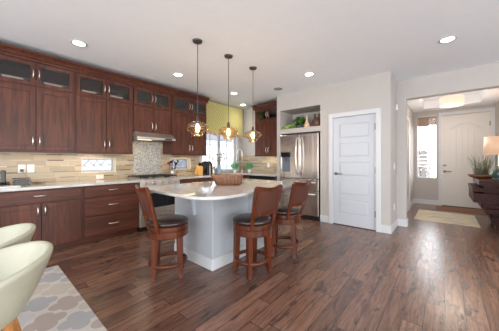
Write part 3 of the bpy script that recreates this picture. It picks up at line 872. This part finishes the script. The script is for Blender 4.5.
# entry semi-flush drum
r = empty('entry_ceiling_light', (.11, 6.75, 2.82), 0, 'glowing drum light in the entry tray ceiling', 'ceiling light')
MB().lathe([(.0, 0), (.07, 0), (.07, -.03), (0, -.03)], 20).build('canopy', M['nickel'], r)
MB().tube([(0, 0, -.02), (0, 0, -.20)], .012, 8).build('stem', M['nickel'], r)
MB().lathe([(.001, -.19), (.20, -.19), (.205, -.195), (.205, -.37), (.20, -.375), (.001, -.38)], 36, caps=False).build('drum_shade', M['drum'], r, smooth=False)
l = bpy.data.lights.new('entry_glow', 'POINT'); l.energy = 14; l.color = (1, .84, .70); l.shadow_soft_size = .15
q = bpy.data.objects.new('entry_glow', l); COL.objects.link(q); q.location = (.11, 6.75, 2.05)

# ------------------------------------------------------------------ valance
vr = empty('window_valance', (WX, 4.205, 1.87), 0, 'yellow-green lattice valance with floral border over the sink window', 'valance')
mb = MB(); mb.box(.085, .10, -.735, .735, .07, .84); mb.box(0.002, .085, -.735, -.72, .07, .84); mb.box(0.002, .085, .72, .735, .07, .84); mb.box(.002, .085, -.72, .72, .82, .84)
mb.build('fabric_face', M['valance'], vr)
mb = MB(); N = 24; pts = [(-.735, .07)]
low = [(-.735+1.47*k/N, -.015+.045*abs(sin(pi*3*k/N))) for k in range(N+1)]
for (a, za), (b, zb) in zip(low, low[1:]):
    mb.prism([(a, za), (b, zb), (b, .085), (a, .085)], 'x', .086, .108)
mb.box(.002, .086, .72, .735, 0, .07)
mb.build('floral_border', M['floral'], vr)

# ------------------------------------------------------------------ stools
def turn_base(r, a):
    for c in r.children:
        if c.name.split('.')[0] == 'leg': c.rotation_euler = (0, 0, a)
def stool(loc, rz, label):
    r = empty('swivel_stool', loc, rz, label, 'bar stool', 'cherry swivel counter stools')
    # faces +y locally, back at -y
    MB().lathe([(.001, .570), (.195, .570), (.212, .580), (.218, .595), (.210, .613), (.17, .626), (.08, .632), (.001, .633)], 36).build('seat_cushion', M['leather'], r, smooth=True)
    MB().lathe([(.15, .448), (.205, .448), (.212, .455), (.212, .512), (.203, .518), (.203, .526), (.212, .532), (.212, .562), (.204, .570), (.15, .570)], 36).build('seat_apron', M['stool'], r, smooth=False, bevel=.001)
    for k in range(4):
        a = pi/4+k*pi/2; c_, s_ = cos(a), sin(a)
        pts = [(c_*.172, s_*.172, .46), (c_*.174, s_*.174, .35), (c_*.18, s_*.18, .16), (c_*.19, s_*.19, .06), (c_*.202, s_*.202, .018)]
        mb = MB(); mb.tube(pts, [.041, .040, .037, .032, .029], 4); mb.build('leg', M['stool'], r, bevel=.003)
    ring = [(.185*cos(2*pi*k/40), .185*sin(2*pi*k/40), .165) for k in range(40)]
    MB().tube(ring, .021, 8, True).build('foot_ring', M['stool'], r, smooth=True)
    # back
    def yb(z): return -.175-.105*((z-.58)/.42)
    for s_ in (-1, 1):
        pts = [(s_*.150, -.165, .52), (s_*.158, yb(.62), .62), (s_*.172, yb(.8), .8), (s_*.182, yb(.96), .96), (s_*.184, yb(.985)-.004, .985)]
        MB().tube(pts, [.02, .022, .022, .021, .017], 6).build('back_post', M['stool'], r, smooth=False, bevel=.002)
    mb = MB(); N = 12
    for k in range(N):
        def P(u, z, dy): 
            x = -.172+.344*u; bow = -.035*sin(pi*u)
            return (x*(.92+.08*(z-.6)/.4), yb(z)+bow+dy, z)
        u0, u1 = k/N, (k+1)/N
        za = lambda u: .945; zt = lambda u: .975+.022*abs(2*u-1)**1.5
        v = [P(u0, za(u0), -.014), P(u1, za(u1), -.014), P(u1, za(u1), .014), P(u0, za(u0), .014), P(u0, zt(u0), -.014), P(u1, zt(u1), -.014), P(u1, zt(u1), .014), P(u0, zt(u0), .014)]
        bv = [mb.bm.verts.new(p) for p in v]
        for f in ((0,3,2,1),(4,5,6,7),(0,1,5,4),(1,2,6,5),(2,3,7,6),(3,0,4,7)): mb.bm.faces.new([bv[i] for i in f])
    mb.build('top_rail', M['stool'], r)
    def slab(name, z0, z1, th, mat):
        mb = MB()
        for k in range(N):
            u0, u1 = k/N, (k+1)/N
            v = [P(u0, z0, -th), P(u1, z0, -th), P(u1, z0, th), P(u0, z0, th), P(u0, z1, -th), P(u1, z1, -th), P(u1, z1, th), P(u0, z1, th)]
            bv = [mb.bm.verts.new(p) for p in v]
            for f in ((0,3,2,1),(4,5,6,7),(0,1,5,4),(1,2,6,5),(2,3,7,6),(3,0,4,7)): mb.bm.faces.new([bv[i] for i in f])
        return mb.build(name, mat, r)
    slab('bottom_rail', .685, .72, .012, M['stool'])
    slab('back_panel', .72, .946, .006, M['panelweave'])
    return r
st = stool((-2.31, 1.345, -.018), -.16, 'swivel stool at the near end of the island, in front of the range')
s2 = clone(st, (-1.655, 1.99, -.018), Z90-.16, 'swivel stool on the right side of the island, nearer the camera')
s3 = clone(st, (-1.635, 2.64, -.018), Z90-.08, 'swivel stool on the right side of the island, nearer the fridge')
turn_base(st, -.46); turn_base(s2, -.08); turn_base(s3, .55)

# ------------------------------------------------------------------ cream tub chairs
def tub(loc, rz, label):
    r = empty('tub_chair', loc, rz, label, 'chair', 'cream tub dining chairs')
    # faces -y, back toward +y
    mb = MB(); N = 48; J = 12; rings = []
    def rim(th):  # th=pi/2 is the back
        b_ = (1+sin(th))/2
        return .50+.235*(b_**.55)
    for j in range(J+1):
        v = j/J; ring = []
        for k in range(N):
            th = 2*pi*k/N
            zr = rim(th); zz = .385+(zr-.385)*(v**1.12)
            rad = .10+.182*v**.68
            ring.append(mb.bm.verts.new((rad*cos(th)*1.02, rad*sin(th)*1.0, zz)))
        rings.append(ring)
    for a, b in zip(rings, rings[1:]):
        for k in range(N): mb.bm.faces.new((a[k], a[(k+1)%N], b[(k+1)%N], b[k]))
    mb.bm.faces.new(list(reversed(rings[0])))
    mb.build('shell', M['tub'], r, smooth=True, solid=.032, sub=1)
    MB().lathe([(.001, .43), (.12, .43), (.145, .445), (.145, .46), (.13, .472), (.001, .478)], 32).build('seat_cushion', M['tub'], r, smooth=True)
    for sx in (-1, 1):
        for sy in (-1, 1):
            MB().tube([(sx*.09, sy*.10, .40), (sx*.20, sy*.20, 0)], [.024, .013], 10).build('leg', M['oak'], r, smooth=True)
    return r
tb = tub((-1.76, -.01, 0.018), 0, 'cream tub chair on the rug, nearest the camera at the lower left')
clone(tb, (-2.375, -.01, 0.018), .0, 'cream tub chair partly behind the nearest one at the left edge')
o = MB().box(-3.46, -.6, -1.9, .60, .0, .012).build('area_rug', M['rug'], bevel=.004)
tag(o, 'cream and grey quatrefoil trellis rug under the tub chairs', 'rug')

# ------------------------------------------------------------------ entry items
o = MB().prism([(-.50, 5.95), (.50, 5.95), (.50, 7.15), (-.50, 7.15)], 'z', 0, .010).build('entry_rug', M['entryrug'], bevel=.003)
tag(o, 'faded multicoloured rug on the entry floor', 'rug')
o = MB().box(-.18, .88, 7.45, 8.1, 0, .012).build('doormat', M['mat_brown'], bevel=.003)
tag(o, 'brown doormat in front of the white front door', 'doormat')
cs = empty('console_table', (.70, 6.55, 0), 0, 'dark wood console built of stacked staggered planks in the entry', 'console table')
random.seed(4)
def plank(x0, x1, y0, y1, z0, z1): MB().box(x0, x1, y0, y1, z0, z1).build('plank', M['console'], cs, bevel=.004)
z = 0.0
spec = [(.0, .22, -.50, .10, .07), (-.02, .22, -.52, .14, .08), (-.06, .22, -.50, .16, .07), (-.03, .23, -.44, .30, .06), (-.12, .22, -.50, .34, .10),
        (-.18, .23, -.40, .52, .11), (-.29, .23, -.46, .62, .20), (-.15, .22, -.42, .46, .03), (-.30, .23, -.46, .66, .09), (-.14, .22, -.52, .50, .05), (-.22, .235, -.54, .64, .10)]
tot = sum(s_[4] for s_ in spec)
for (a, b, c, d, h_) in spec:
    h2 = h_*.86/tot; plank(a, b, c, d, z, z+h2-.0005); z += h2
CT = .86
bw = MB().lathe([(.001, 0), (.10, 0), (.16, .03), (.2, .075), (.192, .08), (.15, .04), (.09, .015), (.001, .015)], 28, (0, 0, 0), squash=(1.1, .62)).build('wooden_bowl', M['burl'], smooth=True, loc=(.58, 6.80, CT))
tag(bw, 'low oval wooden bowl on the console under the spiky plant', 'bowl')
pr = empty('spiky_plant', (.58, 6.80, CT+.02), 0, 'spiky grey-green plant rising from the wooden bowl on the console', 'plant')
mb = MB(); random.seed(11)
for k in range(80):
    a = random.uniform(0, 2*pi); l_ = random.uniform(.28, .54); sp_ = random.uniform(.05, .5)
    bx, by = random.uniform(-.10, .10), random.uniform(-.05, .05)
    pts = [(bx, by, 0), (bx+cos(a)*sp_*l_*.35, by+sin(a)*sp_*l_*.35, l_*.5), (bx+cos(a)*sp_*l_, by+sin(a)*sp_*l_, l_)]
    mb.tube(pts, [.011, .010, .002], 5, flat=.4)
mb.build('leaves', M['leaf_dark'], pr, smooth=True)
MB().lathe([(.001, -.004), (.09, -.004), (.12, .03), (.001, .04)], 20, squash=(1, .6)).build('soil', plain('soil', srgb(70, 52, 40), .9), pr)
lp = empty('table_lamp', (.76, 6.28, CT), 0, 'table lamp with glowing peach drum shade on the entry console', 'lamp')
MB().lathe([(.001, 0), (.07, 0), (.075, .012), (.05, .02), (.075, .06), (.09, .12), (.075, .19), (.03, .25), (.015, .27), (.001, .27)], 28).build('lamp_base', M['teal'], lp, smooth=True)
MB().tube([(0, 0, .26), (0, 0, .60)], .007, 8).build('stem', M['nickel'], lp)
MB().lathe([(.20, .49), (.19, .82)], 40, caps=False).build('lamp_shade', M['lampshade'], lp, smooth=True, solid=.004)
l = bpy.data.lights.new('lamp_glow', 'POINT'); l.energy = 3.5; l.color = (1, .72, .48); l.shadow_soft_size = .05
q = bpy.data.objects.new('lamp_glow', l); COL.objects.link(q); q.location = (.76, 6.28, CT+.62)

# ------------------------------------------------------------------ counter items
def leafball(mb, c, R, n, s, seed=1, squash=.8):
    random.seed(seed)
    for k in range(n):
        d = Vector((random.gauss(0, 1), random.gauss(0, 1), random.gauss(0, 1))).normalized()
        p = Vector(c)+Vector((d.x, d.y, d.z*squash))*R*random.uniform(.35, 1.05)
        a = Vector((random.gauss(0, 1), random.gauss(0, 1), random.gauss(0, .6))).normalized(); b = a.cross(d).normalized() if a.cross(d).length > .01 else Vector((1,0,0))
        q = random.uniform(.7, 1.3)*s
        v = [mb.bm.verts.new(x) for x in (p-a*q, p+b*q*.45+d*.1*q, p+a*q, p-b*q*.45+d*.1*q)]
        mb.bm.faces.new(v)
# burl tray on island
mb = MB(); N = 40; rings = []
def ov(k, a, b, p=3.2):
    t_ = 2*pi*k/N; c_, s_ = cos(t_), sin(t_)
    return (a*abs(c_)**(2/p)*(1 if c_ > 0 else -1), b*abs(s_)**(2/p)*(1 if s_ > 0 else -1))
for (a, b, z, fl) in ((.16, .11, 0, 0), (.178, .125, .02, .0), (.184, .130, .08, .02), (.186, .135, .128, .06), (.18, .13, .134, .06), (.165, .115, .08, .01), (.15, .10, .022, 0)):
    ring = []
    for k in range(N):
        x, y = ov(k, a, b)
        if x < 0: x -= fl*(abs(x)/a)**2
        wob = .004*sin(k*1.7)+.003*sin(k*3.1)
        ring.append(mb.bm.verts.new((x+wob, y+wob, z)))
    rings.append(ring)
for A, B in zip(rings, rings[1:]):
    for k in range(N): mb.bm.faces.new((A[k], A[(k+1)%N], B[(k+1)%N], B[k]))
mb.bm.faces.new(list(reversed(rings[0]))); mb.bm.faces.new(rings[-1])
o = mb.build('carved_wooden_bowl', M['burl'], smooth=True, loc=(-2.23, 2.19, .911)); o.rotation_euler = (0, 0, radians(40))
tag(o, 'rough rectangular carved brown wooden bowl on the island top', 'bowl')

# knife block
kb = empty('knife_block', (-4.32, 3.27, .906), Z90, 'blond wood knife block on the counter right of the range', 'knife block')
MB().prism([(-.09, 0), (.07, 0), (.09, .03), (-.02, .235), (-.10, .18)], 'x', -.055, .055).build('block', M['knifeblock'], kb, bevel=.005)
for i in range(5):
    x = -.036+i*.018
    for j in range(2 if i % 2 else 1):
        MB().tube([(x, -.05+j*.03, .20+j*.012), (x, -.09+j*.03, .27+j*.02)], .008, 6).build('knife_handle', M['black'], kb)
# black coffee machine with arched top
cm = empty('coffee_maker', (-4.28, 3.50, .906), Z90, 'black and silver arched coffee maker beside the knife block', 'coffee maker')
arch = [(-.13, 0), (.12, 0)] + [(.12*cos(radians(a)), .21+.12*sin(radians(a))) for a in range(0, 181, 15)]
def archp(s1, dz): return [(-.12*s1, dz), (.12*s1, dz)] + [(.12*s1*cos(radians(a)), .20*s1+dz+.12*s1*sin(radians(a))) for a in range(0, 181, 15)]
MB().prism(archp(1, 0), 'x', -.09, -.035).build('housing', M['black'], cm, bevel=.008)
MB().prism(archp(.93, 0), 'x', -.035, .01).build('silver_band', M['steel'], cm, bevel=.006)
MB().prism(archp(1, 0), 'x', .01, .06).build('housing', M['black'], cm, bevel=.008)
MB().tube([(.075, -.05, .22), (.10, -.06, .24), (.10, -.06, .16)], .009, 8).build('handle', M['nickel'], cm)
kt = empty('kettle', (-4.30, 3.68, .906), 0, 'steel kettle with black handle just left of the flower vase', 'kettle')
MB().lathe([(.001, 0), (.075, 0), (.08, .02), (.07, .12), (.05, .19), (.035, .2), (.001, .205)], 24).build('body', M['steel'], kt, smooth=True)
MB().tube([(0, .05, .17), (0, .10, .19), (0, .11, .12), (0, .08, .05)], .01, 8).build('handle', M['black'], kt, smooth=True)
MB().tube([(0, -.06, .1), (0, -.10, .17)], [.014, .008], 8).build('spout', M['steel'], kt, smooth=True)
# vase of flowers
vs = empty('flower_vase', (-4.30, 3.88, .906), 0, 'blue-grey vase of pale dried flowers before the sink window', 'vase')
MB().lathe([(.001, 0), (.065, 0), (.07, .05), (.062, .15), (.045, .2), (.05, .235), (.042, .235), (.036, .2), (.05, .14), (.001, .02)], 24).build('vase_body', M['bluevase'], vs, smooth=True)
mb = MB(); mb2 = MB(); mb3 = MB(); random.seed(5)
for k in range(26):
    a = random.uniform(0, 2*pi); sp_ = random.uniform(.02, .19); h_ = random.uniform(.34, .56)
    tip = (cos(a)*sp_*.7, sin(a)*sp_, h_)
    mb.tube([(0, 0, .18), (tip[0]*.4, tip[1]*.4, h_*.6), tip], .003, 4)
    m_ = mb2 if k % 3 else mb3
    m_.lathe([(.001, -.02), (.018, -.012), (.026, .004), (.016, .018), (.001, .022)], 7, tip)
mb.build('stems', plain('dry_stem', srgb(150, 140, 100), .8), vs); mb2.build('blossoms', M['flower'], vs, smooth=True); mb3.build('blossoms', M['flower_dk'], vs, smooth=True)
# herbs by the sink
def herb(loc, label, seed, R=.09):
    r = empty('potted_herb', loc, 0, label, 'potted plant', 'green herbs by the sink')
    MB().lathe([(.001, 0), (.04, 0), (.05, .08), (.045, .08), (.001, .07)], 18).build('pot', M['platter'], r, smooth=True)
    mb = MB(); leafball(mb, (0, 0, .19), R, 240, .026, seed); mb.build('foliage', M['herb'], r)
herb((-4.36, 4.52, .906), 'green potted herb left of the sink faucet', 3, .13)
herb((-4.10, 4.82, .906), 'green potted herb right of the sink faucet', 8, .12)
# faucet
fc = empty('faucet', (-4.26, 4.70, .906), radians(-45), 'tall arched nickel kitchen faucet at the corner sink', 'faucet')
MB().lathe([(.001, 0), (.03, 0), (.03, .01), (.022, .02), (.02, .07), (.001, .07)], 18).build('faucet_base', M['nickel'], fc, smooth=True)
pts = [(0, 0, .05), (0, 0, .5)] + [(0, -.07+.07*cos(radians(a)), .53+.09*sin(radians(a))) for a in range(0, 181, 20)] + [(0, -.14, .42)]
MB().tube(pts, .012, 10).build('neck', M['nickel'], fc, smooth=True)
MB().tube([(0, -.14, .43), (0, -.14, .30)], [.016, .02], 12).build('spray_head', M['nickel'], fc, smooth=True)
MB().tube([(.02, 0, .05), (.09, 0, .09)], .007, 8).build('lever', M['nickel'], fc, smooth=True)
# utensil crock
uc = empty('utensil_crock', (-4.33, 2.62, .906), 0, 'steel crock of cooking utensils on the counter right of the range', 'utensil holder')
MB().lathe([(.001, 0), (.06, 0), (.062, .15), (.056, .15), (.054, .01), (.001, .008)], 24).build('crock', M['steel'], uc, smooth=True)
random.seed(3)
for i, (mt, dx, dy) in enumerate((('redplastic', .01, -.07), ('black', .0, -.03), ('darkmetal', -.01, .0), ('black', .01, .04), ('nickel', -.02, .07), ('black', -.02, .09))):
    tip = (dx*1.4, dy*1.5, .27+.02*(i % 3))
    mb = MB(); mb.tube([(dx*.2, dy*.2, .05), tip], .006, 6)
    mb.lathe([(.001, -.03), (.022, -.022), (.032, .0), (.026, .025), (.001, .035)], 12, tip, squash=(.4, 1))
    mb.build('utensil', M[mt], uc, smooth=True)
# left counter: black office items
r = empty('desk_phone', (-4.36, .205, .906), Z90, 'black cordless phone and base at the far left of the counter', 'phone')
MB().prism([(-.07, 0), (.06, 0), (.06, .05), (-.07, .02)], 'x', -.06, .06).build('phone_base', M['black'], r, bevel=.005)
MB().box(-.025, .025, .0, .035, .035, .20).build('handset', M['black'], r, bevel=.01)
r = empty('black_organizer_box', (-4.34, .37, .906), Z90, 'low black wire organizer box beside the phone on the left counter', 'organizer')
mb = MB()
for zz in (.0, .04, .085):
    mb.box(-.085, .085, -.06, -.052, zz, zz+.008); mb.box(-.085, .085, .052, .06, zz, zz+.008); mb.box(-.085, -.077, -.052, .052, zz, zz+.008); mb.box(.077, .085, -.052, .052, zz, zz+.008)
for k in range(9):
    x = -.083+k*.0205; mb.box(x-.002, x+.002, -.058, -.054, .004, .09)
mb.build('wire_frame', M['black'], r)
MB().box(-.07, .07, -.045, .05, .004, .07).build('contents', M['darkmetal'], r, bevel=.004)
o = MB().prism(arc_pts(0, 0, .02, 0, 90, 4) and [(-.10, -.13), (.09, -.13), (.09, .12), (-.10, .12)], 'z', 0, .012).build('notebook', M['platter'], loc=(-4.13, .22, .906), bevel=.002)
tag(o, 'flat white notebook lying in front of the black phone', 'notebook')

# ------------------------------------------------------------------ niche items
NZ = 1.9455
r = empty('leafy_plant', (-2.49, 4.70, NZ), 0, 'bushy green plant in a dark bowl on the alcove ledge above the fridge', 'plant')
MB().lathe([(.001, 0), (.06, 0), (.11, .07), (.10, .075), (.001, .05)], 24).build('bowl', M['bluevase'] if False else plain('slate_bowl', srgb(70, 84, 96), .3), r, smooth=True)
mb = MB(); leafball(mb, (0, 0, .16), .15, 420, .034, 6, .9); mb.build('foliage', M['leaf'], r)
r = empty('trailing_plant', (-2.77, 4.66, NZ), 0, 'low lime green trailing plant at the left of the alcove ledge', 'plant')
MB().lathe([(.001, 0), (.04, 0), (.05, .03), (.001, .03)], 16).build('dish', M['leaf'], r, smooth=True)
mb = MB()
for k, c_ in enumerate(((-.08, -.05, .035), (-.02, -.02, .06), (.05, 0, .08), (.01, -.06, .04))): leafball(mb, c_, .07, 110, .024, 20+k, .5)
mb.build('foliage', plain('lime_leaf', srgb(150, 190, 70), .5, var=.3, nscale=25), r)
r = MB().lathe([(.001, 0), (.06, 0), (.068, .02), (.062, .06), (.03, .12), (.02, .17), (.018, .25), (.026, .262), (.001, .262)], 28).build('bottle_vase', M['bottle'], smooth=True, loc=(-2.27, 4.58, NZ))
tag(r, 'beige long-necked bottle vase between the leafy plant and the brown jug', 'vase')
r = empty('brown_jug', (-2.06, 4.62, NZ), 0, 'dark brown glazed jug with two necks at the right of the alcove ledge', 'jug')
MB().lathe([(.001, 0), (.08, 0), (.1, .03), (.107, .09), (.09, .15), (.055, .19), (.001, .20)], 32).build('jug_body', M['jug'], r, smooth=True)
for s_ in (-1, 1): MB().lathe([(.001, .16), (.03, .16), (.026, .2), (.028, .262), (.034, .27), (.001, .27)], 18, (s_*.045, 0, 0)).build('neck', M['jug'], r, smooth=True)
